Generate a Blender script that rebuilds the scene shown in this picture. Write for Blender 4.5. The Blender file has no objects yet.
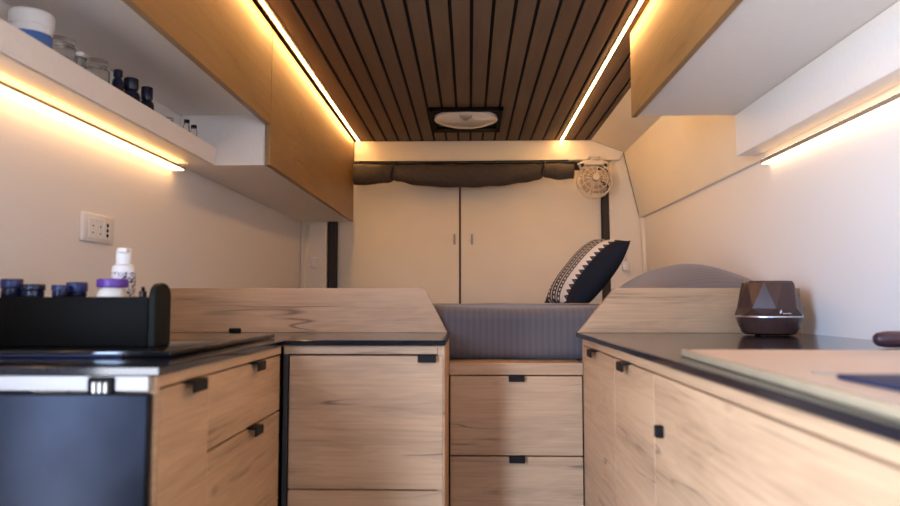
import bpy, bmesh, math, random
from mathutils import Vector, Matrix
random.seed(4)
S = bpy.context.scene
COL = S.collection
PI = math.pi

# ------------------------------------------------------------------ materials
def new_mat(name):
    m = bpy.data.materials.new(name); m.use_nodes = True
    nt = m.node_tree
    return m, nt, nt.nodes['Principled BSDF']

def plain(name, col, rough=0.5, metal=0.0, trans=0.0, bump=0.0, bscale=80, coat=0.0, ior=1.45, var=0.04, spec=None):
    m, nt, b = new_mat(name)
    N, L = nt.nodes, nt.links
    tc = N.new('ShaderNodeTexCoord')
    nz = N.new('ShaderNodeTexNoise'); nz.inputs['Scale'].default_value = bscale; nz.inputs['Detail'].default_value = 4
    L.new(tc.outputs['Object'], nz.inputs['Vector'])
    rp = N.new('ShaderNodeValToRGB')
    rp.color_ramp.elements[0].position = .3; rp.color_ramp.elements[1].position = .7
    rp.color_ramp.elements[0].color = tuple(c*(1-var) for c in col)+(1,)
    rp.color_ramp.elements[1].color = tuple(min(1, c*(1+var)) for c in col)+(1,)
    L.new(nz.outputs['Fac'], rp.inputs['Fac']); L.new(rp.outputs['Color'], b.inputs['Base Color'])
    b.inputs['Roughness'].default_value = rough; b.inputs['Metallic'].default_value = metal
    b.inputs['Transmission Weight'].default_value = trans; b.inputs['IOR'].default_value = ior
    b.inputs['Coat Weight'].default_value = coat
    if spec is not None: b.inputs['Specular IOR Level'].default_value = spec
    if bump:
        bp = N.new('ShaderNodeBump'); bp.inputs['Strength'].default_value = bump; bp.inputs['Distance'].default_value = .002
        L.new(nz.outputs['Fac'], bp.inputs['Height']); L.new(bp.outputs['Normal'], b.inputs['Normal'])
    return m

def emit(name, col, strength):
    m, nt, b = new_mat(name)
    b.inputs['Base Color'].default_value = (.9, .85, .75, 1)
    b.inputs['Emission Color'].default_value = col+(1,)
    b.inputs['Emission Strength'].default_value = strength
    return m

def oak(name, axis, light, dark, crack=1.0, rough=.5):
    """pale rustic oak board: grain along axis, cathedral figure, knots, dark cracks"""
    m, nt, b = new_mat(name)
    N, L = nt.nodes, nt.links
    tc = N.new('ShaderNodeTexCoord'); oi = N.new('ShaderNodeObjectInfo')
    off = N.new('ShaderNodeVectorMath'); off.operation = 'SCALE'
    off.inputs[0].default_value = (7.3, 5.1, 3.7); L.new(oi.outputs['Random'], off.inputs['Scale'])
    add = N.new('ShaderNodeVectorMath'); add.operation = 'ADD'
    L.new(tc.outputs['Object'], add.inputs[0]); L.new(off.outputs[0], add.inputs[1])
    def mapped(along, across):
        mp = N.new('ShaderNodeMapping')
        mp.inputs['Scale'].default_value = tuple(along if i == 'XYZ'.index(axis) else across for i in range(3))
        L.new(add.outputs[0], mp.inputs['Vector']); return mp
    def noise(mp, sc, det, dist=0.0, rough_=.55):
        n = N.new('ShaderNodeTexNoise'); n.inputs['Scale'].default_value = sc; n.inputs['Detail'].default_value = det
        n.inputs['Distortion'].default_value = dist; n.inputs['Roughness'].default_value = rough_
        L.new(mp.outputs[0], n.inputs['Vector']); return n
    def math_(op, a, bb, clamp=False):
        n = N.new('ShaderNodeMath'); n.operation = op; n.use_clamp = clamp
        for i, v in enumerate((a, bb)):
            if isinstance(v, (int, float)): n.inputs[i].default_value = v
            else: L.new(v, n.inputs[i])
        return n.outputs[0]
    big = noise(mapped(.75, 6.0), 2.2, 3, .5)
    fine = noise(mapped(1.2, 40), 4, 6)
    rings = math_('FRACT', math_('MULTIPLY', big.outputs['Fac'], 11.0), 0)
    rings = math_('ABSOLUTE', math_('SUBTRACT', rings, .5), 0)
    f = math_('ADD', math_('MULTIPLY', big.outputs['Fac'], .75), math_('MULTIPLY', fine.outputs['Fac'], .52))
    f = math_('ADD', f, math_('MULTIPLY', rings, .16))
    rp = N.new('ShaderNodeValToRGB'); L.new(f, rp.inputs['Fac'])
    e = rp.color_ramp.elements
    e[0].position = .36; e[0].color = dark+(1,)
    e[1].position = .80; e[1].color = light+(1,)
    mid = e.new(.55); mid.color = tuple(.35*a+.65*c for a, c in zip(dark, light))+(1,)
    # cracks: thin contour lines of a stretched noise, broken up by another noise
    cn = noise(mapped(.40, 4.5), 1.5, 3, .15)
    line = math_('ABSOLUTE', math_('SUBTRACT', math_('FRACT', math_('MULTIPLY', cn.outputs['Fac'], 5.0), 0), .5), 0)
    line = math_('SUBTRACT', 1.0, math_('MULTIPLY', line, 24), True)
    line = math_('MAXIMUM', line, 0)
    brk = noise(mapped(1.3, 2.0), 2.3, 2)
    gate = math_('MULTIPLY', math_('SUBTRACT', brk.outputs['Fac'], .49), 9, True)
    cr = math_('MULTIPLY', line, gate)
    # knots
    vo = N.new('ShaderNodeTexVoronoi'); vo.inputs['Scale'].default_value = 2.4
    L.new(mapped(1.0, 2.0).outputs[0], vo.inputs['Vector'])
    kn = math_('SUBTRACT', 1.0, math_('MULTIPLY', vo.outputs['Distance'], 16), True)
    msk = math_('MAXIMUM', cr, math_('MULTIPLY', kn, .6))
    mx = N.new('ShaderNodeMix'); mx.data_type = 'RGBA'
    L.new(math_('MULTIPLY', msk, crack*.75, True), mx.inputs['Factor'])
    L.new(rp.outputs['Color'], mx.inputs['A']); mx.inputs['B'].default_value = (.09, .055, .035, 1)
    L.new(mx.outputs['Result'], b.inputs['Base Color'])
    b.inputs['Roughness'].default_value = rough
    b.inputs['Specular IOR Level'].default_value = .35
    bp = N.new('ShaderNodeBump'); bp.inputs['Strength'].default_value = .15; bp.inputs['Distance'].default_value = .001
    L.new(fine.outputs['Fac'], bp.inputs['Height']); L.new(bp.outputs['Normal'], b.inputs['Normal'])
    return m

OAK_L, OAK_D = (.51, .312, .172), (.165, .090, .046)
M = {}
M['oak_x'] = oak('oak grain across', 'X', OAK_L, OAK_D)
M['oak_y'] = oak('oak grain along van', 'Y', OAK_L, OAK_D)
M['oak_honey'] = oak('honey oak', 'Y', (.33, .19, .078), (.17, .09, .036), .6, .42)
M['oak_white'] = oak('limed oak', 'X', (.46, .41, .37), (.28, .235, .205), .5)
M['slat'] = oak('dark walnut slat', 'Y', (.165, .104, .064), (.095, .058, .035), .3, .6)
M['black_back'] = plain('black felt backing', (.006, .005, .005), .9)
M['cream'] = plain('cream wall panel', (.85, .80, .75), .55, bump=.03, bscale=200, var=.015)
M['white'] = plain('white laminate', (.84, .80, .76), .45, var=.015)
M['cream_warm_cast'] = plain('cream panel with warm light cast', (.88, .78, .63), .5, var=.02, bscale=6)  # warm cast of the led light put into the cream colour
M['carcass'] = plain('carcass dark as gap shade', (.012, .008, .006), .9)  # shade of the gaps between fronts put into the carcass colour
M['pull'] = plain('matt black metal pull', (.008, .007, .007), .5, spec=.15)
M['worktop'] = plain('glossy black stone', (.010, .010, .013), .11, var=.3, bscale=300)
M['hob'] = plain('black glass', (.006, .006, .007), .06, var=.1)
M['black_satin'] = plain('black satin plastic', (.006, .005, .004), .5, spec=.06)
M['black_green'] = plain('black rubber', (.008, .009, .007), .5, spec=.1)
M['steel'] = plain('brushed steel', (.55, .55, .57), .3, metal=1)
M['alu'] = plain('grey aluminium', (.42, .38, .34), .45, metal=.6)
M['cab_grey'] = plain('dark grey cab trim', (.05, .05, .052), .8)
M['floor'] = plain('grey vinyl floor', (.10, .09, .08), .6, bscale=40, var=.15)
M['net'] = plain('grey blackout fabric', (.060, .048, .042), .9, bump=.5, bscale=60, var=.15)
M['strap'] = plain('black webbing', (.012, .010, .010), .8)
M['seal'] = plain('dark rubber seal', (.030, .020, .016), .6)
M['white_plastic'] = plain('white plastic', (.80, .76, .72), .35, var=.01)
M['fan_plastic'] = plain('ivory plastic', (.72, .62, .50), .4, var=.02)
M['fan_blade'] = plain('beige fan blade', (.40, .31, .23), .5)
M['socket_dark'] = plain('socket hole', (.01, .01, .01), .7)
M['blue_lid'] = plain('navy blue plastic', (.016, .024, .10), .3)
M['jar_dark'] = plain('dark blue jar glass', (.010, .012, .035), .2)
M['purple'] = plain('purple plastic', (.10, .030, .26), .35)
M['clear'] = plain('clear glass', (.95, .93, .9), .05, trans=1.0, var=0)
M['cream_content'] = plain('pale cream contents', (.72, .64, .54), .6)
M['dark_glass'] = plain('dark amber glass', (.02, .010, .006), .12)
M['navy_bottle'] = plain('navy bottle', (.012, .013, .032), .25)
M['label_pale'] = plain('pale paper label', (.55, .53, .55), .6)
M['label_blue'] = plain('blue paper label', (.05, .13, .34), .5)
M['slab_blue'] = plain('dark blue metal', (.020, .026, .060), .6, metal=.0, spec=.2)
M['board_edge'] = plain('pale board edge', (.32, .24, .145), .45, var=.06, bscale=30)
M['handle_brown'] = plain('dark maroon wood', (.055, .022, .026), .4, bscale=40, var=.2)
M['led'] = emit('warm led diffuser', (1.0, .58, .25), 6.0)
M['led_upglow'] = emit('added warm upward glow', (1.0, .52, .17), 7.5)  # for the emitter added above the left wall strip
M['led_right'] = emit('warm led right diffuser and added upglow', (1.0, .62, .32), 4.2)
M['led_ceiling'] = emit('warm led ceiling diffuser', (1.0, .53, .17), 105.0)
M['dome'] = plain('milky vent dome', (.88, .85, .78), .10, coat=.5, var=.02)
M['logo'] = plain('silver print', (.75, .73, .72), .4)

def board_mat():
    m = oak('pale beech board', 'X', (.58, .41, .29), (.50, .34, .235), .08, .4)
    return m
M['board'] = board_mat()

def fridge_mat():
    m, nt, b = new_mat('dark blue coated metal'); N, L = nt.nodes, nt.links
    tc = N.new('ShaderNodeTexCoord'); mp = N.new('ShaderNodeMapping'); mp.inputs['Scale'].default_value = (5, 5, 4)
    L.new(tc.outputs['Object'], mp.inputs[0])
    n = N.new('ShaderNodeTexNoise'); n.inputs['Scale'].default_value = 1.4; n.inputs['Detail'].default_value = 5
    L.new(mp.outputs[0], n.inputs['Vector'])
    rp = N.new('ShaderNodeValToRGB'); e = rp.color_ramp.elements
    e[0].position = .35; e[0].color = (.004, .004, .007, 1); e[1].position = .7; e[1].color = (.016, .017, .024, 1)
    L.new(n.outputs['Fac'], rp.inputs['Fac']); L.new(rp.outputs['Color'], b.inputs['Base Color'])
    r2 = N.new('ShaderNodeMapRange'); r2.inputs['To Min'].default_value = .28; r2.inputs['To Max'].default_value = .5
    L.new(n.outputs['Fac'], r2.inputs['Value']); L.new(r2.outputs[0], b.inputs['Roughness'])
    b.inputs['Metallic'].default_value = .7; b.inputs['Specular IOR Level'].default_value = .3
    return m
M['fridge'] = fridge_mat()

def fabric(name, c1, c2, freq, axis=0, bump=.25):
    m, nt, b = new_mat(name); N, L = nt.nodes, nt.links
    tc = N.new('ShaderNodeTexCoord'); sp = N.new('ShaderNodeSeparateXYZ'); L.new(tc.outputs['Object'], sp.inputs[0])
    s = N.new('ShaderNodeMath'); s.operation = 'MULTIPLY'; s.inputs[1].default_value = freq; L.new(sp.outputs[axis], s.inputs[0])
    si = N.new('ShaderNodeMath'); si.operation = 'SINE'; L.new(s.outputs[0], si.inputs[0])
    n = N.new('ShaderNodeTexNoise'); n.inputs['Scale'].default_value = 350; n.inputs['Detail'].default_value = 3
    L.new(tc.outputs['Object'], n.inputs['Vector'])
    mr = N.new('ShaderNodeMapRange'); mr.inputs['From Min'].default_value = -1; L.new(si.outputs[0], mr.inputs['Value'])
    ad = N.new('ShaderNodeMath'); ad.operation = 'MULTIPLY_ADD'; ad.inputs[1].default_value = .45
    L.new(n.outputs['Fac'], ad.inputs[0])
    h = N.new('ShaderNodeMath'); h.operation = 'MULTIPLY'; h.inputs[1].default_value = .6; L.new(mr.outputs[0], h.inputs[0])
    L.new(h.outputs[0], ad.inputs[2])
    mx = N.new('ShaderNodeMix'); mx.data_type = 'RGBA'; L.new(ad.outputs[0], mx.inputs['Factor'])
    mx.inputs['A'].default_value = c1+(1,); mx.inputs['B'].default_value = c2+(1,)
    L.new(mx.outputs['Result'], b.inputs['Base Color']); b.inputs['Roughness'].default_value = .95
    b.inputs['Sheen Weight'].default_value = .2; b.inputs['Specular IOR Level'].default_value = .1
    bp = N.new('ShaderNodeBump'); bp.inputs['Strength'].default_value = bump; bp.inputs['Distance'].default_value = .003
    L.new(ad.outputs[0], bp.inputs['Height']); L.new(bp.outputs['Normal'], b.inputs['Normal'])
    return m
M['sheet'] = fabric('grey striped sheet', (.088, .072, .074), (.112, .094, .096), 330)
M['duvet'] = fabric('grey duvet cotton', (.145, .112, .100), (.185, .146, .130), 420, 1, .15)

def cushion_mat():
    m, nt, b = new_mat('woven cushion cover'); N, L = nt.nodes, nt.links
    tc = N.new('ShaderNodeTexCoord'); sp = N.new('ShaderNodeSeparateXYZ'); L.new(tc.outputs['Object'], sp.inputs[0])
    U, V = sp.outputs[0], sp.outputs[1]
    def mt(op, a, c=0.0, d=None):
        n = N.new('ShaderNodeMath'); n.operation = op
        for i, v in enumerate((a, c, d)):
            if v is None: continue
            if isinstance(v, (int, float)): n.inputs[i].default_value = v
            else: L.new(v, n.inputs[i])
        return n.outputs[0]
    tri = mt('PINGPONG', V, .0110)                  # 0..0.0125 saw-tooth
    tri = mt('MULTIPLY', tri, 2.6)
    uz = mt('SUBTRACT', U, tri)
    z1 = mt('MULTIPLY', mt('GREATER_THAN', U, .050), mt('LESS_THAN', uz, .084))   # zigzag band
    def band(a, c): return mt('MULTIPLY', mt('GREATER_THAN', U, a), mt('LESS_THAN', U, c))
    dash = mt('GREATER_THAN', mt('SINE', mt('MULTIPLY', V, 420)), -.2)
    s1 = mt('MULTIPLY', band(.026, .039), dash)
    s2 = band(.002, .011)
    s3 = mt('MULTIPLY', band(-.030, -.014), dash)
    s4 = mt('MAXIMUM', band(-.06, -.05), mt('MULTIPLY', band(-.10, -.08), dash))
    front = mt('GREATER_THAN', sp.outputs[2], .002)
    w = mt('MULTIPLY', mt('MAXIMUM', mt('MAXIMUM', z1, s1), mt('MAXIMUM', s2, mt('MAXIMUM', s3, s4))), front)
    base = N.new('ShaderNodeMix'); base.data_type = 'RGBA'
    L.new(mt('MAXIMUM', mt('LESS_THAN', sp.outputs[2], .002), mt('GREATER_THAN', U, .112)), base.inputs['Factor'])
    base.inputs['A'].default_value = (.062, .060, .066, 1); base.inputs['B'].default_value = (.013, .014, .020, 1)
    mx = N.new('ShaderNodeMix'); mx.data_type = 'RGBA'; L.new(w, mx.inputs['Factor'])
    L.new(base.outputs['Result'], mx.inputs['A']); mx.inputs['B'].default_value = (.66, .62, .58, 1)
    L.new(mx.outputs['Result'], b.inputs['Base Color']); b.inputs['Roughness'].default_value = .95
    b.inputs['Specular IOR Level'].default_value = .1
    return m
M['cushion'] = cushion_mat()

def diffuser_mat():
    m = oak('dark walnut print', 'Z', (.062, .030, .026), (.030, .015, .013), .2, .25)
    return m
M['walnut'] = diffuser_mat()

def bottle_label():
    m, nt, b = new_mat('patterned label'); N, L = nt.nodes, nt.links
    tc = N.new('ShaderNodeTexCoord'); n = N.new('ShaderNodeTexNoise'); n.inputs['Scale'].default_value = 75; n.inputs['Distortion'].default_value = 1.5
    L.new(tc.outputs['Object'], n.inputs['Vector'])
    rp = N.new('ShaderNodeValToRGB'); rp.color_ramp.interpolation = 'CONSTANT'; e = rp.color_ramp.elements
    e[0].color = (.05, .035, .09, 1); e[1].position = .44; e[1].color = (.75, .71, .68, 1)
    k = e.new(.60); k.color = (.16, .06, .24, 1); k = e.new(.66); k.color = (.75, .71, .68, 1)
    L.new(n.outputs['Fac'], rp.inputs['Fac']); L.new(rp.outputs['Color'], b.inputs['Base Color'])
    b.inputs['Roughness'].default_value = .45
    return m
M['label_pattern'] = bottle_label()

# ------------------------------------------------------------------ mesh builder
class MB:
    def __init__(s): s.bm = bmesh.new()
    def _take(s, t, mi, smooth):
        for f in t.faces: f.material_index = mi; f.smooth = smooth
        me = bpy.data.meshes.new('tmp'); t.to_mesh(me); t.free()
        s.bm.from_mesh(me); bpy.data.meshes.remove(me)
    def box(s, x0, x1, y0, y1, z0, z1, bev=0.0, seg=1, mi=0, mtx=None):
        t = bmesh.new(); bmesh.ops.create_cube(t, size=1)
        for v in t.verts: v.co = ((x0+x1)/2+v.co.x*(x1-x0), (y0+y1)/2+v.co.y*(y1-y0), (z0+z1)/2+v.co.z*(z1-z0))
        if bev: bmesh.ops.bevel(t, geom=list(t.edges), offset=bev, segments=seg, profile=.5, affect='EDGES')
        if mtx: bmesh.ops.transform(t, matrix=mtx, verts=t.verts)
        s._take(t, mi, seg > 1); return s
    def prism(s, pts, axis, a, b, bev=0.0, mi=0, seg=1):
        """polygon pts in the plane normal to axis (X: y,z  Y: x,z  Z: x,y), from a to b"""
        t = bmesh.new()
        def p(q, k): return {'X': (k, q[0], q[1]), 'Y': (q[0], k, q[1]), 'Z': (q[0], q[1], k)}[axis]
        A = [t.verts.new(p(q, a)) for q in pts]; B = [t.verts.new(p(q, b)) for q in pts]
        t.faces.new(A); t.faces.new(B[::-1]); n = len(pts)
        for i in range(n): t.faces.new((A[i], B[i], B[(i+1) % n], A[(i+1) % n]))
        bmesh.ops.recalc_face_normals(t, faces=t.faces)
        if bev: bmesh.ops.bevel(t, geom=list(t.edges), offset=bev, segments=seg, profile=.5, affect='EDGES')
        s._take(t, mi, False); return s
    def lathe(s, prof, c, seg=28, mi=0, mtx=None, smooth=True):
        """prof: (r, z) from bottom to top around c; closed at the axis when r = 0"""
        t = bmesh.new(); rings = []
        for r, z in prof:
            if r < 1e-6: rings.append([t.verts.new((0, 0, z))])
            else: rings.append([t.verts.new((r*math.cos(2*PI*i/seg), r*math.sin(2*PI*i/seg), z)) for i in range(seg)])
        for a, b in zip(rings, rings[1:]):
            for i in range(seg):
                j = (i+1) % seg
                q = [a[i % len(a)], a[j % len(a)], b[j % len(b)], b[i % len(b)]]
                u = []
                for v in q:
                    if v not in u: u.append(v)
                if len(u) > 2: t.faces.new(u)
        bmesh.ops.recalc_face_normals(t, faces=t.faces)
        for f in t.faces: f.smooth = smooth
        for e in t.edges:
            if len(e.link_faces) == 2 and e.calc_face_angle(0) > .6: e.smooth = False
        if mtx: bmesh.ops.transform(t, matrix=mtx, verts=t.verts)
        bmesh.ops.translate(t, vec=c, verts=t.verts)
        sm = smooth
        s._take(t, mi, sm); return s
    def tube(s, pts, r, seg=8, mi=0, closed=False, radii=None):
        t = bmesh.new(); pts = [Vector(p) for p in pts]; n = len(pts); rings = []
        up = Vector((0, 0, 1))
        for i, p in enumerate(pts):
            a = pts[(i-1) % n] if (closed or i) else p
            b = pts[(i+1) % n] if (closed or i < n-1) else p
            d = (b-a).normalized()
            ref = up if abs(d.z) < .9 else Vector((0, 1, 0))
            x = d.cross(ref).normalized(); y = x.cross(d).normalized()
            rr = radii[i] if radii else r
            rx, ry = rr if isinstance(rr, tuple) else (rr, rr)
            rings.append([t.verts.new(p+x*rx*math.cos(2*PI*k/seg)+y*ry*math.sin(2*PI*k/seg)) for k in range(seg)])
        m = n if closed else n-1
        for i in range(m):
            a, b = rings[i], rings[(i+1) % n]
            for k in range(seg): t.faces.new((a[k], a[(k+1) % seg], b[(k+1) % seg], b[k]))
        if not closed: t.faces.new(rings[0][::-1]); t.faces.new(rings[-1])
        bmesh.ops.recalc_face_normals(t, faces=t.faces)
        s._take(t, mi, True); return s
    def rbox(s, x0, x1, y0, y1, z0, z1, r, n=14, fn=None, mi=0):
        """rounded box on a fine grid; fn(p) may deform it"""
        t = bmesh.new(); bmesh.ops.create_cube(t, size=2)
        bmesh.ops.subdivide_edges(t, edges=list(t.edges), cuts=n, use_grid_fill=True)
        h = Vector(((x1-x0)/2, (y1-y0)/2, (z1-z0)/2)); c = Vector(((x0+x1)/2, (y0+y1)/2, (z0+z1)/2))
        for v in t.verts:
            p = Vector((v.co.x*h.x, v.co.y*h.y, v.co.z*h.z))
            q = Vector([max(-(h[i]-r), min(h[i]-r, p[i])) for i in range(3)])
            d = p-q
            if d.length > 1e-6: p = q+d.normalized()*r
            p = p+c
            v.co = fn(p) if fn else p
        s._take(t, mi, True); return s

def origin(o):
    p = Vector((0, 0, 0))
    while o is not None: p = p+o.location; o = o.parent
    return p

def build(name, mb, mats, parent=None, label=None, loc=None, kind=None):
    """one mesh object; mb holds scene coordinates, the origin goes to loc (or the parent's)"""
    me = bpy.data.meshes.new(name); 
    o = bpy.data.objects.new(name, me); COL.objects.link(o)
    if parent is not None: o.parent = parent
    if loc is not None: o.location = Vector(loc)-(origin(parent) if parent else Vector())
    bmesh.ops.translate(mb.bm, vec=-origin(o), verts=mb.bm.verts)
    mb.bm.to_mesh(me); mb.bm.free()
    for m in (mats if isinstance(mats, (list, tuple)) else [mats]): me.materials.append(M[m])
    if label: o['label'] = label
    if kind: o['kind'] = kind
    return o

def tag(o, label, cat, group=None):
    o['label'] = label; o['category'] = cat
    if group: o['group'] = group
    return o
def thing(name, label, cat, loc, group=None):
    o = bpy.data.objects.new(name, None); COL.objects.link(o)
    o.location = loc; o.empty_display_size = .05
    return tag(o, label, cat, group)
def struct(name, mb, mats, parent=None): return build(name, mb, mats, parent, kind=None if parent else 'structure')

# ------------------------------------------------------------------ the van shell
EYE = 1.0
struct('floor', MB().box(-1.02, 1.02, -1.65, 4.06, -.03, 0), 'floor')
wl = MB()
wl.box(-1.01, -.97, .20, 4.06, 0, 1.96)
wl.box(-1.01, -.97, -1.65, -.52, 0, 1.96)
wl.box(-1.01, -.97, -.52, .20, 0, .12); wl.box(-1.01, -.97, -.52, .20, 1.84, 1.96)
struct('wall_left', wl, 'cream')
struct('wall_right', MB().box(.985, 1.02, -1.65, 4.06, 0, 1.96), 'cream')
ce = struct('ceiling', MB().box(-1.01, 1.02, -1.65, 4.06, 1.929, 1.96), 'black_back')
sl = MB(); x = -.605
k = 0
while x < .71:
    if not (.505 < x+.028 < .545):
        pass
    x1 = x+.057
    if x < .523 < x1+.012: x1 = .519
    sl.box(x if x > -.6 else -.6205, min(x1, .705), -1.6, 3.975, 1.920, 1.9285, .001)
    if x1 == .519: x = .541
    else: x = x+.069
build('slat_panel', sl, 'slat', ce, label='dark brown slats with black gaps')
fw = MB()  # unseen cab wall, darkened and its opening narrowed to cut fill light
fw.box(-.97, .985, -1.65, -1.61, 0, 1.30); fw.box(-.97, .985, -1.65, -1.61, 1.50, 1.93)
fw.box(-.97, -.35, -1.65, -1.61, 1.30, 1.50); fw.box(.35, .985, -1.65, -1.61, 1.30, 1.50)
struct('wall_front', fw, 'cab_grey')
# sloping roof-corner panel and the upper side band on the right
struct('trim_1', MB().prism([(.700, 1.9285), (.700, 1.919), (.886, 1.848), (.984, 1.848), (.984, 1.9285)], 'Y', -1.6, 3.985), 'cream_warm_cast')
struct('trim_2', MB().prism([(.886, 1.847), (.972, 1.472), (.976, 1.468), (.984, 1.468), (.984, 1.847)], 'Y', -1.6, 3.985, .001), 'cream_warm_cast')
# rear frame: dark steel behind, cream pillars, lintel
struct('wall_rear', MB().box(-1.0, 1.01, 4.065, 4.10, -.02, 1.95), 'seal')
lp = MB()
lp.prism([(-.968, 0), (-.815, 0), (-.818, 1.44), (-.835, 1.80), (-.968, 1.80)], 'Y', 3.99, 4.06, .004)
lp.tube([(-.955, 3.985, .5), (-.948, 3.985, 1.05), (-.926, 3.985, 1.44)], .011)
struct('trim_3', lp, 'cream_warm_cast')
rp_ = MB()
rp_.prism([(.815, 0), (.984, 0), (.984, 1.467), (.972, 1.471), (.886, 1.846), (.80, 1.79)], 'Y', 3.99, 4.06, .004)
struct('trim_4', rp_, 'cream_warm_cast')
struct('trim_5', MB().prism([(-.66, 1.918), (.70, 1.918), (.884, 1.848), (.86, 1.800), (-.66, 1.800)], 'Y', 3.965, 4.02, .006, seg=2), 'cream_warm_cast')
struct('trim_6', MB().box(-.813, -.765, 4.00, 4.062, .5, 1.78, .006), 'seal')
struct('trim_7', MB().box(.765, .808, 4.00, 4.062, .5, 1.78, .006), 'seal')
struct('trim_8', MB().prism([(3.935, 1.468), (3.955, 1.468), (3.90, .95), (3.875, .95)], 'X', .965, .9845, .002), 'cream_warm_cast')
for n, (xa, xb, hx, lx) in enumerate(((-.762, -.057, -.083, (-.185, -.075)), (-.047, .762, .018, (-.02, .09)))):
    d = struct('door_%d' % (n+1), MB().box(xa, xb, 4.030, 4.052, .45, 1.755, .004, 2), 'cream_warm_cast')
    h = MB().box(hx-.006, hx+.006, 4.012, 4.029, 1.325, 1.385, .003, 2)
    build('door_handle', h, 'alu', d, label='small metal finger pull')
    build('door_latch', MB().box(lx[0], lx[1], 4.02, 4.05, 1.758, 1.80, .004), 'socket_dark', d, label='black latch block')

# ------------------------------------------------------------------ cabinet fittings
def pull_x(x, z, yf, parent, w=.046):   # on a front facing the camera
    m = MB().box(x-w/2, x+w/2, yf-.016, yf+.006, z-.003, z+.001, .0008)
    m.box(x-w/2, x+w/2, yf-.018, yf-.014, z-.016, z+.001, .0012)
    build('handle', m, 'pull', parent)
def pull_y(y, z, xf, sx, parent, w=.05):   # on a front facing sideways (sx: outward direction)
    a, b = sorted((xf-sx*.006, xf+sx*.016)); m = MB().box(a, b, y-w/2, y+w/2, z-.003, z+.001, .0008)
    a, b = sorted((xf+sx*.014, xf+sx*.018)); m.box(a, b, y-w/2, y+w/2, z-.018, z+.001, .0012)
    build('handle', m, 'pull', parent)

WT, WB = .905, .892
# --- left kitchen unit (faces the aisle)
KX, KY0, KY1 = -.455, 1.018, 1.70          # front plane, near end, far end
kc = thing('kitchen_cabinet', 'oak kitchen cabinet under black worktop, one tall door beside two stacked drawers', 'cabinet', (-.55, 1.36, 0))
build('carcass', MB().box(-.645, KX-.021, KY0+.014, KY1-.012, .02, .874), 'carcass', kc)
c = MB().box(-.64, KX-.001, KY0, KY0+.014, .02, WB-.0005, .001); c.box(KX-.025, KX-.001, KY0+.014, KY1-.001, .8725, WB-.0005, .001)
build('frame', c, 'oak_y', kc)
d = build('door', MB().box(KX-.019, KX, KY0+.016, 1.2245, .06, .8695, .0008), 'oak_y', kc); pull_y(1.145, .871, KX, 1, d, .058)
d = build('drawer', MB().box(KX-.019, KX, 1.2262, KY1-.014, .741, .8695, .0008), 'oak_y', kc); pull_y(1.485, .871, KX, 1, d, .052)
d = build('drawer', MB().box(KX-.019, KX, 1.2262, KY1-.014, .40, .737, .0008), 'oak_y', kc); pull_y(1.475, .7385, KX, 1, d, .052)
build('kickboard', MB().box(KX-.03, KX-.012, KY0+.016, KY1-.014, .02, .395, .001), 'oak_y', kc)
# --- peninsula unit (faces the camera)
PY = 1.712
pc = thing('peninsula_cabinet', 'oak cabinet with one wide door facing forward, between left kitchen unit and bed drawers', 'cabinet', (-.26, 1.92, 0))
build('carcass', MB().box(-.445, -.078, PY+.021, 2.10, .02, .866), 'carcass', pc)
c = MB().box(-.077, -.0595, PY+.003, 2.125, .02, WB-.0005, .001); c.box(-.4535, -.0775, PY+.003, PY+.020, .8705, WB-.0005, .001)
build('frame', c, 'oak_x', pc)
build('corner_post', MB().box(-.4540, -.442, PY+.002, PY+.024, .02, .870, .001), 'seal', pc, label='dark corner strip')
d = build('door', MB().box(-.4385, -.0635, PY, PY+.019, .548, .8665, .0015), 'oak_x', pc); pull_x(-.102, .868, PY, d, .044)
build('lower_panel', MB().box(-.4385, -.0635, PY, PY+.019, .05, .545, .0015), 'oak_x', pc)
# --- L-shaped black worktop
wt = MB().prism([(-.969, 1.008), (-.447, 1.008), (-.447, 1.700), (-.0575, 1.700), (-.0575, 2.142), (-.969, 2.142)], 'Z', WB, WT, .0015)
o = build('worktop', wt, 'worktop', loc=(-.55, 1.6, WT)); tag(o, 'glossy black L-shaped worktop on the left kitchen units', 'worktop')
# --- near end: limed rail and fridge
fr = thing('fridge', 'dark blue-grey metal fridge front under the left worktop with pale wood rail above', 'fridge', (-.72, 1.2, 0))
build('body', MB().box(-.962, -.66, 1.022, 1.55, .02, .884), 'black_satin', fr)
build('rail', MB().box(-.962, -.462, 1.006, 1.0165, .8705, WB-.0005, .001), 'oak_white', fr, label='pale whitewashed wood rail')
build('door', MB().box(-.962, -.458, .998, 1.0165, .05, .8675, .004, 2), 'fridge', fr)
la = MB().box(-.548, -.511, 1.000, 1.010, .868, .8905, .0015)
lt = build('latch', la, 'black_satin', fr, label='black latch with ribs')
rb = MB()
for i in range(3): rb.box(-.540+i*.0085, -.5345+i*.0085, .997, 1.002, .868, .884, .001)
build('rib', rb, 'alu', lt)
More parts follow.
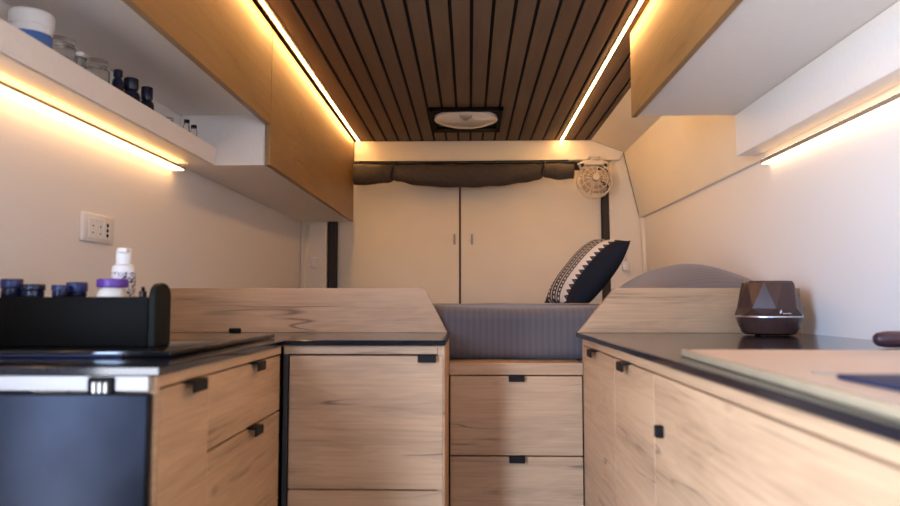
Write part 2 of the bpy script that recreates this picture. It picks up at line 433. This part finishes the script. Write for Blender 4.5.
# --- right base unit
rc = thing('base_cabinet', 'long pale oak base cabinet under the right-hand worktop', 'cabinet', (.65, 1.2, 0))
build('carcass', MB().box(.351, .975, .22, 2.06, .02, .868), 'carcass', rc)
c = MB().box(.332, .353, .22, 2.058, .8725, WB-.0005, .001); c.box(.332, .975, 2.058, 2.078, .02, WB-.0005, .001); c.box(.332, .975, .205, .219, .02, WB-.0005)
build('frame', c, 'oak_y', rc)
for a, b_ in ((1.6207, 2.055), (1.2807, 1.6193)):
    d = build('door', MB().box(.331, .350, a, b_, .06, .8695, .0008), 'oak_y', rc)
    pull_y(1.86 if a > 1.5 else 1.49, .871, .331, -1, d, .055)
d = build('door', MB().box(.331, .350, .225, 1.2793, .06, .8695, .0008), 'oak_y', rc)
build('handle', MB().box(.317, .331, 1.216, 1.231, .767, .788, .002), 'pull', d)
o = build('worktop', MB().box(.323, .984, .20, 2.142, WB, WT, .0015), 'worktop', loc=(.65, 1.2, WT))
tag(o, 'glossy black straight worktop on the right-hand base cabinet', 'worktop')
# --- bed drawers between the units
bd = thing('drawer_unit', 'pale oak drawer unit under the bed at the end of the aisle', 'drawers', (.14, 2.2, 0))
build('carcass', MB().box(-.055, .329, 2.085, 2.5, .02, .775), 'carcass', bd)
build('top_rail', MB().box(-.0585, .331, 2.062, 2.5, .785, .8195, .001), 'oak_x', bd)
for z0, z1 in ((.5545, .7815), (.3235, .5505), (.06, .3195)):
    d = build('drawer', MB().box(-.0555, .328, 2.062, 2.081, z0, z1, .0015), 'oak_x', bd)
    pull_x(.137, z1+.0015, 2.062, d, .046)
# --- boards at the foot of the bed, cut on the slant
bl = build('bed_board', MB().prism([(-.968, WT), (-.066, WT), (-.135, 1.039), (-.968, 1.039)], 'Y', 2.115, 2.133, .001), 'oak_x', loc=(-.5, 2.124, WT))
tag(bl, 'low oak board with slanted end standing on the left worktop', 'board')
build('latch', MB().box(-.727, -.690, 2.106, 2.1165, .906, .918, .004, 2), 'pull', bl, label='small black catch')
br = build('bed_board', MB().prism([(.325, WT), (.984, WT), (.984, 1.039), (.436, 1.039)], 'Y', 2.115, 2.133, .001), 'oak_x', loc=(.7, 2.124, WT))
tag(br, 'low oak board with slanted end standing on the right worktop', 'board')

# ------------------------------------------------------------------ bed
bp = MB().box(-.965, .98, 2.51, 3.98, .60, .818, .001); bp.box(-.965, -.065, 2.15, 2.51, .60, .818); bp.box(.345, .98, 2.15, 2.51, .60, .818)
for px_, py_ in ((-.94, 2.16), (-.94, 3.93), (.93, 2.16), (.93, 3.93)): bp.box(px_, px_+.04, py_, py_+.04, 0, .60)
o = build('bed_platform', bp, 'oak_x'); tag(o, 'oak bed platform beneath the grey mattress behind the drawers', 'bed')
def sag(p):
    q = Vector(p); k = max(0, min(1, (2.30-p.y)/.15))
    q.z += .004*math.sin(p.x*9)*math.sin(p.y*5)*max(0, (p.z-.83)/.16) - .007*k*math.cos(max(-1, min(1, (p.x-.135)/.30))*PI/2)*max(0, (p.z-.83)/.16)
    q.y += .020*k*math.sin(max(0, min(1, (p.z-.82)/.17))*PI)*math.cos(max(-1, min(1, (p.x-.135)/.24))*PI/2)
    return q
mt_ = MB().rbox(-.960, .978, 2.146, 3.975, .8205, .984, .040, 40, sag)
o = build('mattress', mt_, 'sheet', loc=(0, 3, .82)); tag(o, 'grey mattress in a striped sheet filling the rear of the van', 'mattress')
def heap(p):
    u = (p.x-.755)/.218; v = (p.y-2.50)/.32
    e = max(0, 1-abs(u)**2.0)*max(0, 1-abs(v)**2.6)
    t = (p.z-.992)/.104
    q = Vector(p)
    top = .020+.112*e**.62*(1+.10*u) + .007*math.sin(p.x*24+p.y*9)*e
    q.z = .992+top*max(0, min(1, t))
    return q
hp = MB().rbox(.535, .974, 2.18, 2.84, .992, 1.096, .03, 24, heap)
o = build('duvet', hp, 'duvet', loc=(.68, 2.5, .992)); tag(o, 'grey duvet heaped on the bed behind the right oak board', 'duvet')

# cushion
def cushion():
    bm = bmesh.new(); n = 36; a = .173; T = .066
    def P(i, j, sgn):
        u = -1+2*i/n; v = -1+2*j/n
        pin = 1-.07*(1-u*u)*0
        x_ = a*u*(1-.06*(1-abs(v)**2)*abs(u)**4); y_ = a*v*(1-.06*(1-abs(u)**2)*abs(v)**4)
        h = T*(max(0, 1-abs(u)**2.6)**.55)*(max(0, 1-abs(v)**2.6)**.55)
        return (x_*.96, y_, sgn*h)
    g = {}
    for s_ in (1, -1):
        for i in range(n+1):
            for j in range(n+1):
                edge = i in (0, n) or j in (0, n)
                key = (i, j, 0 if edge else s_)
                if key not in g: g[key] = bm.verts.new(P(i, j, s_))
    for s_ in (1, -1):
        for i in range(n):
            for j in range(n):
                q = [g.get((a_, b_, s_)) or g[(a_, b_, 0)] for a_, b_ in ((i, j), (i+1, j), (i+1, j+1), (i, j+1))]
                bm.faces.new(q if s_ > 0 else q[::-1])
    for f in bm.faces: f.smooth = True
    v = Vector((.64, .05, .77)).normalized(); u = Vector((.17, -.97, -.13)); u = (u-v*u.dot(v)).normalized(); w = u.cross(v)
    mw = Matrix.Translation((.450, 2.72, 1.104)) @ Matrix((u, v, w)).transposed().to_4x4()
    inv = mw.inverted()
    for q in bm.verts:                      # the cushion sits squashed flat on the bed
        p = mw @ q.co
        if p.z < .992: p.z = .992
        q.co = inv @ p
    me = bpy.data.meshes.new('cushion'); bm.to_mesh(me); bm.free(); me.materials.append(M['cushion'])
    o = bpy.data.objects.new('cushion', me); COL.objects.link(o); o.matrix_world = mw
    return o
tag(cushion(), 'black and white zigzag patterned cushion propped on the bed', 'cushion')

# ------------------------------------------------------------------ overhead left
oc = thing('overhead_cabinet', 'deep honey oak overhead cabinet on the left wall nearest the rear doors', 'cabinet', (-.82, 3.1, 1.444))
build('body', MB().box(-.967, -.681, 2.292, 3.955, 1.452, 1.919, .001), 'white', oc)
build('door', MB().box(-.679, -.660, 2.286, 3.958, 1.452, 1.917, .0015), 'oak_honey', oc)
on = thing('overhead_cabinet', 'shallow honey oak flap cabinet above the open shelf at upper left', 'cabinet', (-.82, 1.6, 1.62))
build('body', MB().box(-.967, -.681, .90, 2.288, 1.622, 1.919, .001), 'white', on)
build('door', MB().box(-.679, -.660, .90, 2.281, 1.586, 1.917, .0015), 'oak_honey', on)
sh = MB().box(-.967, -.848, .90, 2.289, 1.450, 1.462, .001); sh.box(-.854, -.845, .90, 2.289, 1.450, 1.511, .0015)
o = build('wall_shelf', sh, 'white', loc=(-.9, 1.6, 1.45)); tag(o, 'white open shelf with raised lip holding jars on the left wall', 'shelf')

# overhead right
orr = thing('overhead_cabinet', 'honey oak overhead cabinet with white underside on the right', 'cabinet', (.75, 1.4, 1.646))
build('body', MB().prism([(.573, 1.627), (.922, 1.627), (.868, 1.842), (.698, 1.909), (.698, 1.917), (.573, 1.917)], 'Y', .30, 2.358, .001), 'white', orr)
build('door', MB().box(.553, .571, .30, 2.36, 1.622, 1.917, .0015), 'oak_honey', orr)
o = build('valance', MB().prism([(.897, 1.484), (.962, 1.484), (.931, 1.6255), (.897, 1.6255)], 'Y', .30, 2.345, .001), 'white', loc=(.93, 1.3, 1.488))
tag(o, 'white valance box above the light strip on the right wall', 'valance')

# ------------------------------------------------------------------ light strips
def strip(label, prof_box, diff_box, mat, up=None):
    c = Vector(((prof_box[0]+prof_box[1])/2, (prof_box[2]+prof_box[3])/2, (prof_box[4]+prof_box[5])/2))
    t = thing('light_strip', label, 'light', c)
    build('profile', MB().box(*prof_box), 'alu', t); build('diffuser', MB().box(*diff_box), mat, t, label='glowing warm diffuser')
    if up:
        for yy in (prof_box[2]+.05, prof_box[3]-.25):
            build('clip', MB().box(*(( -.966, -.958) if c.x < 0 else (.966, .974)), yy, yy+.02, prof_box[5]-.001, prof_box[5]+(.0155 if c.x < 0 else .007), .0005), 'alu', t)
        build('diffuser', MB().box(*up), 'led_upglow' if c.x < 0 else 'led_right', t, label='added glowing strip facing up')  # added emitter that brightens the underside above the strip
strip('warm light strip under the open jar shelf on the left wall', (-.9698, -.926, .90, 2.24, 1.4285, 1.4345), (-.966, -.930, .902, 2.238, 1.4245, 1.4283), 'led', (-.950, -.932, .902, 2.238, 1.4347, 1.4360))
strip('warm light strip under the white valance on the right wall', (.953, .9849, .30, 2.29, 1.449, 1.4605), (.956, .983, .302, 2.288, 1.445, 1.4488), 'led_right', (.955, .962, .302, 2.288, 1.4607, 1.462))
strip('warm light strip in the ceiling beside the left overhead cabinets', (-.648, -.622, 1.0, 3.96, 1.918, 1.9285), (-.639, -.632, 1.002, 3.958, 1.9155, 1.9178), 'led_ceiling')
strip('warm light strip in the ceiling on the right between the slats', (.521, .539, 1.0, 3.96, 1.918, 1.9285), (.5265, .5335, 1.002, 3.958, 1.9155, 1.9178), 'led_ceiling')

# ------------------------------------------------------------------ ceiling vent
vt = thing('roof_vent', 'square dark-framed roof vent with a round pale dome in the slatted ceiling', 'vent', (-.015, 3.49, 1.92))
f = MB(); X0, X1, Y0, Y1 = -.19, .165, 3.27, 3.71
f.box(X0, X1, Y0, Y0+.03, 1.902, 1.919, .003); f.box(X0, X1, Y1-.09, Y1, 1.902, 1.919, .003)
f.box(X0, X0+.022, Y0, Y1, 1.902, 1.919, .003); f.box(X1-.022, X1, Y0, Y1, 1.902, 1.919, .003); f.box(X0, X1, Y0, Y1, 1.913, 1.9185)
build('frame', f, 'black_satin', vt)
dm = build('dome', MB().lathe([(0, -.030), (.05, -.029), (.10, -.024), (.14, -.013), (.158, -.004), (.160, .008), (.150, .008)], (-.014, 3.45, 1.906), 40), 'dome', vt, label='pale glossy round dome')
build('catch', MB().prism([(-.045, 3.285), (.017, 3.285), (-.014, 3.36)], 'Z', 1.872, 1.884, .002), 'alu', vt)

# ------------------------------------------------------------------ rolled curtain, fan
ct = thing('rolled_blind', 'dark grey fabric blind rolled and strapped up above the rear doors', 'blind', (0, 3.90, 1.71))
pts, rad = [], []
prof = [(-.645, .066, 1.716), (-.56, .064, 1.716), (-.46, .058, 1.720), (-.425, .046, 1.728), (-.39, .052, 1.722), (-.30, .064, 1.712), (-.15, .071, 1.706), (0, .072, 1.705),
        (.15, .068, 1.708), (.30, .058, 1.717), (.38, .050, 1.726), (.41, .040, 1.735), (.44, .046, 1.732), (.50, .050, 1.727), (.583, .046, 1.729)]
for i in range(len(prof)-1):
    for k in range(5):
        t = k/5; s_ = t*t*(3-2*t)
        q = [prof[i][j]+(prof[i+1][j]-prof[i][j])*(t if j == 0 else s_) for j in range(3)]
        pts.append((q[0], 3.885, q[2]-.006)); rad.append((q[1]*.8, .9*q[1]*(1+.03*math.sin(q[0]*40))))
pts.append((.586, 3.885, 1.722)); rad.append((.035, .042))
build('roll', MB().tube(pts, .05, 22, radii=rad), 'net', ct)
for xs, r_, zc in ((-.425, .048, 1.728), (.41, .042, 1.735)):
    tp = [(xs+.006*math.sin(a)*2, 3.885+r_*.88*math.cos(a), zc+(r_+.002)*math.sin(a)) for a in [2*PI*i/20 for i in range(20)]]
    build('strap', MB().tube(tp, .007, 6, closed=True), 'strap', ct, label='black strap')
build('cord', MB().tube([(-.62, 3.90, 1.786), (-.2, 3.90, 1.782), (.3, 3.90, 1.785), (.56, 3.90, 1.787)], .004), 'strap', ct)

FC = Vector((.694, 3.85, 1.664)); fa = thing('fan', 'small round ivory caged fan hanging beside the rear door', 'fan', FC)
tilt = Matrix.Rotation(math.radians(-12), 3, 'X')
def fp(r, a, d): return FC+tilt @ Vector((r*math.cos(a), d, r*math.sin(a)))
cg = MB()
for r_, d_, t_ in ((.095, -.012, .005), (.095, .022, .004), (.068, -.032, .0022), (.042, -.040, .0022), (.075, .042, .0022)):
    cg.tube([fp(r_, 2*PI*i/32, d_) for i in range(32)], t_, 6, closed=True)
for i in range(14):
    a = 2*PI*i/14
    cg.tube([fp(.022, a, -.044), fp(.06, a, -.036), fp(.088, a, -.020), fp(.096, a, -.004), fp(.095, a, .02), fp(.07, a, .046), fp(.03, a, .056)], .0017, 5)
build('cage', cg, 'fan_plastic', fa)
rot = Matrix.Rotation(math.radians(90-12), 4, 'X')
build('hub', MB().lathe([(0, -.012), (.015, -.012), (.019, 0), (.019, .02), (0, .02)], FC+tilt @ Vector((0, -.036, 0)), 20, mtx=rot), 'fan_plastic', fa)
build('motor', MB().lathe([(0, -.05), (.024, -.048), (.034, -.02), (.036, .01), (0, .012)], FC+tilt @ Vector((0, .03, 0)), 20, mtx=rot), 'fan_plastic', fa)
for i in range(4):
    b_ = MB(); a0 = i*PI/2+.4
    n = 6; t = bmesh.new(); rows = []
    for j in range(n+1):
        r_ = .024+.06*j/n; w_ = .35+.35*math.sin(PI*min(1, j/n*.75))
        rows.append([t.verts.new(fp(r_, a0+w_*s_, -.008+.012*s_+dd)) for s_ in (-1, -.3, .4, 1) for dd in (0, .0015)])
    for j in range(n):
        for s_ in range(3):
            for dd in (0, 1):
                q = [rows[j][2*s_+dd], rows[j][2*s_+2+dd], rows[j+1][2*s_+2+dd], rows[j+1][2*s_+dd]]
                t.faces.new(q)
    bmesh.ops.recalc_face_normals(t, faces=t.faces); b_._take(t, 0, True)
    build('blade', b_, 'fan_blade', fa)
bk = MB().tube([FC+Vector((-.072, .0, .066)), FC+Vector((-.085, 0, .090)), FC+Vector((-.06, 0, .104)), FC+Vector((.06, 0, .104)), FC+Vector((.085, 0, .090)), FC+Vector((.072, 0, .066))], .009, 8)
bk.box(FC.x-.055, FC.x+.055, 3.838, 3.862, FC.z+.085, FC.z+.1145, .004)
build('bracket', bk, 'fan_plastic', fa)
build('clamp', MB().box(FC.x-.03, FC.x+.03, 3.83, 3.964, FC.z+.110, FC.z+.134, .004), 'fan_plastic', fa)

# ------------------------------------------------------------------ wall outlet and switches
so = thing('wall_socket', 'white wall socket plate on the left wall under the shelf', 'socket', (-.969, 1.785, 1.186))
build('plate', MB().box(-.9695, -.960, 1.708, 1.862, 1.150, 1.224, .004, 2), 'white_plastic', so)
for i in range(3):
    y = 1.733+i*.036
    md = build('module', MB().box(-.9605, -.9575, y, y+.033, 1.160, 1.211, .001), 'white', so)
    hl = MB()
    for k in range(3 if i == 2 else 2):
        zz = 1.172+k*.0135 if i == 2 else 1.174+k*.018
        rr = .0052 if i == 2 else .0022
        hl.lathe([(0, 0), (rr, 0), (rr, .002), (0, .002)], (-.9585, y+.0165, zz), 10, mtx=Matrix.Rotation(PI/2, 4, 'Y'))
    build('hole', hl, 'socket_dark', md)
o = build('light_switch', MB().box(-.905, -.868, 3.972, 3.9895, 1.19, 1.25, .005, 2), 'cream'); tag(o, 'cream switch box on the left rear pillar', 'switch')
o = build('power_plug', MB().box(.865, .905, 3.965, 3.9895, 1.17, 1.225, .006, 2).tube([(.885, 3.97, 1.225), (.886, 3.965, 1.26), (.884, 3.975, 1.29)], .004), 'white_plastic'); tag(o, 'small white plug on the right rear pillar behind the cushion', 'plug')

# ------------------------------------------------------------------ hob and black ledge
hb = thing('hob', 'flat black glass hob lying on the left worktop', 'hob', (-.74, 1.55, WT))
build('glass', MB().box(-.955, -.500, 1.17, 1.80, WT+.001, WT+.011, .002, 2), 'hob', hb)
build('trim', MB().box(-.95, -.58, 1.164, 1.1695, WT+.001, WT+.005, .001), 'slab_blue', hb, label='thin blue-grey metal edge')
lb = thing('storage_box', 'long black box standing on the hob under the small jars', 'box', (-.77, 1.34, WT+.0115))
LZ = 1.0075
build('body', MB().box(-.962, -.586, 1.268, 1.332, WT+.0115, LZ, .003, 2), 'black_satin', lb)
ep = [(1.266, WT+.0115), (1.334, WT+.0115), (1.334, 1.010), (1.329, 1.023), (1.318, 1.031), (1.300, 1.034), (1.283, 1.031), (1.271, 1.023), (1.266, 1.010)]
build('end_cap', MB().prism(ep, 'X', -.5855, -.572, .002), 'black_green', lb, label='rounded black upright end')

JG = 'small jars on the black box'
def jar(x, y, z, r, h, lab, cap='blue_lid', body='jar_dark', lidfrac=.5, cat='jar'):
    t = thing('jar', lab, cat, (x, y, z), JG)
    hb_ = h*(1-lidfrac)
    build('body', MB().lathe([(0, 0), (r*.85, 0), (r*.92, .002), (r*.92, hb_-.001), (r*.8, hb_), (0, hb_)], (x, y, z)), body, t)
    build('lid', MB().lathe([(0, hb_), (r*.97, hb_), (r, hb_+.0015), (r, h-.002), (r*.94, h), (0, h)], (x, y, z)), cap, t)
    return t
jar(-.863, 1.300, LZ, .019, .034, 'blue-lidded jar on the black box, leftmost at the frame edge')
jar(-.822, 1.300, LZ, .021, .024, 'low dark blue jar second from the left on the black box', cap='jar_dark')
jar(-.7605, 1.2845, LZ, .015, .022, 'smallest blue jar, third from the left on the black box')
jar(-.749, 1.319, LZ, .019, .028, 'blue jar nearest the purple-lidded jar, standing behind the smallest blue jar', lidfrac=.62)
t = thing('jar', 'clear glass jar with a wide purple lid', 'jar', (-.670, 1.300, LZ), JG)
build('body', MB().lathe([(0, 0), (.026, 0), (.0265, .003), (.024, .010), (.018, .018), (.0, .018)], (-.670, 1.300, LZ)), 'cream_content', t)
build('lid', MB().lathe([(0, .018), (.026, .018), (.0275, .020), (.0275, .032), (.025, .034), (0, .034)], (-.670, 1.300, LZ)), 'purple', t)
bx, by = -.686, 1.372; BZ = WT+.0115
t = thing('spray_bottle', 'white pump bottle with purple patterned label behind the purple-lidded jar', 'bottle', (bx, by, BZ))
build('body', MB().lathe([(0, 0), (.021, 0), (.022, .003), (.022, .146), (.020, .152), (.014, .156), (0, .156)], (bx, by, BZ)), 'white_plastic', t)
build('label', MB().lathe([(.0223, .030), (.0224, .031), (.0224, .139), (.0223, .140)], (bx, by, BZ)), 'label_pattern', t, label='white label with dark purple pattern')
build('pump_cap', MB().lathe([(0, .156), (.0145, .156), (.015, .160), (.0145, .182), (.012, .188), (0, .188)], (bx, by, BZ)).box(bx-.004, bx+.014, by-.02, by+.004, BZ+.178, BZ+.187, .002), 'white_plastic', t)
t = thing('dropper_bottle', 'tiny dark bottle at the right end of the black box', 'bottle', (-.612, 1.300, LZ))
build('body', MB().lathe([(0, 0), (.0065, 0), (.0068, .010), (.003, .012), (0, .012)], (-.612, 1.300, LZ), 16), 'dark_glass', t)
build('cap', MB().lathe([(0, .012), (.0035, .012), (.003, .019), (0, .019)], (-.612, 1.300, LZ), 12), 'black_satin', t)

# ------------------------------------------------------------------ things on the open shelf
SZ = 1.4625; SG = 'containers on the open shelf'
x, y = -.895, 1.375
t = thing('tub', 'white plastic tub with blue label at the near end of the open shelf', 'tub', (x, y, SZ), SG)
build('body', MB().lathe([(0, 0), (.037, 0), (.039, .004), (.039, .095), (0, .095)], (x, y, SZ)), 'white_plastic', t)
build('label', MB().lathe([(.0393, .02), (.0395, .021), (.0395, .078), (.0393, .079)], (x, y, SZ)), 'label_blue', t, label='blue label')
build('lid', MB().lathe([(0, .095), (.041, .095), (.042, .098), (.042, .120), (.039, .124), (0, .124)], (x, y, SZ)), 'white_plastic', t)
def glass(x, y, r, h, lab, name='glass_jar', fill=.6, lid='clear'):
    t = thing(name, lab, 'jar', (x, y, SZ), SG)
    build('body', MB().lathe([(0, 0), (r, 0), (r, h*.8), (r*.8, h*.86), (r*.8, h*.90), (r*.8-.002, h*.90), (r*.8-.002, h*.86), (r-.002, h*.79), (r-.002, .004), (0, .004)], (x, y, SZ)), 'clear', t)
    build('contents', MB().lathe([(0, .0045), (r-.0025, .0045), (r-.0025, h*fill), (0, h*fill)], (x, y, SZ)), 'cream_content', t)
    build('lid', MB().lathe([(0, h*.901), (r*.86, h*.901), (r*.86, h), (0, h)], (x, y, SZ)), lid, t)
glass(-.905, 1.50, .031, .120, 'squat glass jar beside the white tub on the shelf')
glass(-0.869, 1.508, .013, .090, 'slim pale jar in front of the squat glass jar', 'vial', .5, 'white_plastic')
glass(-0.901, 1.634, .031, .116, 'glass jar just left of the navy bottles on the shelf')
def bottle(x, y, r, h, lab, mat, capf=.2):
    t = thing('bottle', lab, 'bottle', (x, y, SZ), SG); hb_ = h*(1-capf)
    build('body', MB().lathe([(0, 0), (r*.95, 0), (r, .003), (r, hb_*.82), (r*.9, hb_*.9), (r*.6, hb_*.97), (r*.6, hb_), (0, hb_)], (x, y, SZ)), mat, t)
    build('cap', MB().lathe([(0, hb_), (r*.78, hb_), (r*.8, hb_+.001), (r*.8, h-.002), (r*.74, h), (0, h)], (x, y, SZ)), mat, t)
    a0, a1 = -2.2, -.2
    tb = bmesh.new(); pr = []
    for i in range(9):
        a = a0+(a1-a0)*i/8
        pr.append([tb.verts.new((x+(r+dr)*math.cos(a), y+(r+dr)*math.sin(a), SZ+hb_*zz)) for dr, zz in ((.0004, .25), (.0004, .6), (.0001, .6), (.0001, .25))])
    for i in range(8):
        for k in range(4): tb.faces.new((pr[i][k], pr[i+1][k], pr[i+1][(k+1) % 4], pr[i][(k+1) % 4]))
    tb.faces.new(pr[0]); tb.faces.new(pr[-1][::-1]); bmesh.ops.recalc_face_normals(tb, faces=tb.faces)
    m_ = MB(); m_._take(tb, 0, False); build('label', m_, 'label_pale', t, label='pale label')
bottle(-0.876, 1.692, .0135, .113, 'slim navy bottle first of the three navy bottles on the shelf', 'navy_bottle', .15)
bottle(-0.884, 1.776, .023, .118, 'wide navy bottle in the middle of the three navy bottles', 'navy_bottle', .25)
bottle(-0.878, 1.854, .019, .119, 'navy bottle on the shelf, last of three, nearest the rear doors', 'navy_bottle', .28)
glass(-0.874, 1.989, .014, .070, 'low clear jar alone between navy bottles and the two vials', 'vial', .5)
glass(-0.872, 2.110, .010, .096, 'slim clear vial with dark cap, nearer of the end pair', 'vial', .25, 'dark_glass')
glass(-0.882, 2.191, .011, .100, 'slim clear vial with dark cap touching the white shelf end', 'vial', .25, 'dark_glass')

# ------------------------------------------------------------------ diffuser on the right worktop
dx, dy, dz = .836, 1.985, WT+.003
df = thing('aroma_diffuser', 'dark brown faceted aroma diffuser with silver band on the right worktop', 'diffuser', (dx, dy, WT+.0005))
build('base', MB().lathe([(0, 0), (.062, 0), (.070, .004), (.079, .022), (.0855, .042), (.0865, .0475), (0, .0475)], (dx, dy, dz), 48), 'walnut', df)
build('band', MB().lathe([(.083, .0475), (.0870, .0475), (.0872, .0495), (.0865, .0515), (.083, .0515)], (dx, dy, dz), 48), 'steel', df, label='silver band')
def faceted():
    t = bmesh.new(); n = 9
    def ring(r, z, off, m=n): return [t.verts.new((dx+r*math.cos(2*PI*(i+off)/m), dy+r*math.sin(2*PI*(i+off)/m), dz+z)) for i in range(m)]
    a = ring(.0885, .0515, 0); b = ring(.087, .072, .5); c_ = ring(.068, .142, 0); d_ = ring(.0635, .147, 0)
    for i in range(n):
        j = (i+1) % n
        t.faces.new((a[i], a[j], b[i])); t.faces.new((a[j], b[j], b[i]))
        t.faces.new((b[i], c_[j], c_[i])) ; t.faces.new((b[i], b[j], c_[j]))
        t.faces.new((c_[i], c_[j], d_[j], d_[i]))
    t.faces.new(d_); t.faces.new(a[::-1])
    bmesh.ops.recalc_face_normals(t, faces=t.faces)
    m = MB(); m._take(t, 0, False); return m
build('cover', faceted(), 'walnut', df, label='faceted dark wood-grain cover')
for a in range(3):
    build('foot', MB().lathe([(0, -.0025), (.008, -.0025), (.008, .001), (0, .001)], (dx+.045*math.cos(a*2.1+4), dy+.045*math.sin(a*2.1+4), dz), 12), 'socket_dark', df)
lg = MB()
def on_face(s_, z_):       # a spot on the front of the cover, facing the camera
    ang = math.atan2(-dy, -dx)+.32+s_
    r_ = .0888-max(0, z_-.060)*.24
    return Vector((dx+r_*math.cos(ang), dy+r_*math.sin(ang), dz+z_))
lg.tube([on_face(.0, .058), on_face(.03, .062), on_face(.05, .068)], .002, 6, radii=[.0008, .003, .0006])
for i, w in enumerate((.05, .04, .06, .05, .04)):
    lg.tube([on_face(.09+i*.055, .0585), on_face(.09+i*.055+.035, .0585)], .0013, 5)
build('logo', lg, 'logo', df, label='small pale leaf mark')

# ------------------------------------------------------------------ pale board, tray, handle
cb = thing('chopping_board', 'pale wooden board lying on the right worktop at the frame edge', 'board', (.6, .9, WT+.0005))
build('board', MB().prism([(.390, 1.235), (.374, 1.220), (.336, .32), (.90, .32), (.90, 1.235)], 'Z', WT+.0005, WT+.0110, .002, seg=2), 'board', cb)
build('edge_strip', MB().prism([(.3735, 1.221), (.3355, .321), (.3275, .321), (.3645, 1.225), (.370, 1.235), (.380, 1.238)], 'Z', WT+.0005, WT+.0118, .002, seg=2), 'board_edge', cb, label='paler rounded edge strip')
build('finger_hole', MB().lathe([(0, 0), (.012, 0), (.0125, .0012), (.010, .0016), (0, .0010)], (.412, .835, WT+.0108), 24), 'steel', cb, label='small grey metal ring pull')
o = build('slab', MB().box(.396, .80, .62, .775, WT+.0115, WT+.0165, .002, 2), 'slab_blue', loc=(.6, .68, WT+.0115)); tag(o, 'dark blue flat tray lying on the pale wooden board', 'slab')  # thin dark blue box on the board, thing not identified
hd = MB().tube([(.820, 1.45, .9225), (.826, 1.449, .9225), (.842, 1.447, .9225), (.90, 1.445, .9225), (.975, 1.44, .9225)], .016, 16, radii=[.008, .0135, .0165, .017, .015])
o = build('utensil_handle', hd, 'handle_brown', loc=(.90, 1.445, WT)); tag(o, 'dark brown rounded utensil handle behind the pale board at right edge', 'utensil')

# ------------------------------------------------------------------ daylight
w = bpy.data.worlds.new('daylight'); S.world = w; w.use_nodes = True
nt = w.node_tree; bg = nt.nodes['Background']
tc = nt.nodes.new('ShaderNodeTexCoord'); sp = nt.nodes.new('ShaderNodeSeparateXYZ'); nt.links.new(tc.outputs['Generated'], sp.inputs[0])
rp = nt.nodes.new('ShaderNodeValToRGB'); mr = nt.nodes.new('ShaderNodeMapRange'); mr.inputs['From Min'].default_value = -1
nt.links.new(sp.outputs['Z'], mr.inputs['Value']); nt.links.new(mr.outputs[0], rp.inputs['Fac'])
e = rp.color_ramp.elements; e[0].position = .46; e[0].color = (.40, .42, .46, 1); e[1].position = .56; e[1].color = (.46, .65, 1.0, 1)
nt.links.new(rp.outputs['Color'], bg.inputs['Color']); bg.inputs['Strength'].default_value = 52.0
def portal(name, loc, rot, sx, sy):
    l = bpy.data.lights.new(name, 'AREA'); l.shape = 'RECTANGLE'; l.size = sx; l.size_y = sy
    l.cycles.is_portal = True
    o = bpy.data.objects.new(name, l); COL.objects.link(o); o.location = loc; o.rotation_euler = rot
portal('side_doorway_daylight', (-.99, -.16, .98), (0, -PI/2, 0), 1.72, .72)
portal('windscreen_daylight', (0, -1.63, 1.40), (PI/2, 0, 0), .70, .20)

# ------------------------------------------------------------------ camera
cd = bpy.data.cameras.new('camera'); cam = bpy.data.objects.new('camera', cd); COL.objects.link(cam)
cd.sensor_width = 36; cd.lens = 28.0; cd.clip_start = .02
cam.location = (0, 0, EYE)
cam.rotation_euler = (math.radians(90+3.92), 0, math.radians(1.555))
cd.dof.use_dof = True; cd.dof.focus_distance = 2.6; cd.dof.aperture_fstop = 3.2
S.camera = cam
vs = S.view_settings
vs.view_transform = 'Standard'; vs.look = 'None'; vs.gamma = 1; vs.exposure = 0.02; vs.use_curve_mapping = False
S.cycles.max_bounces = 10; S.cycles.diffuse_bounces = 6; S.cycles.sample_clamp_indirect = 6
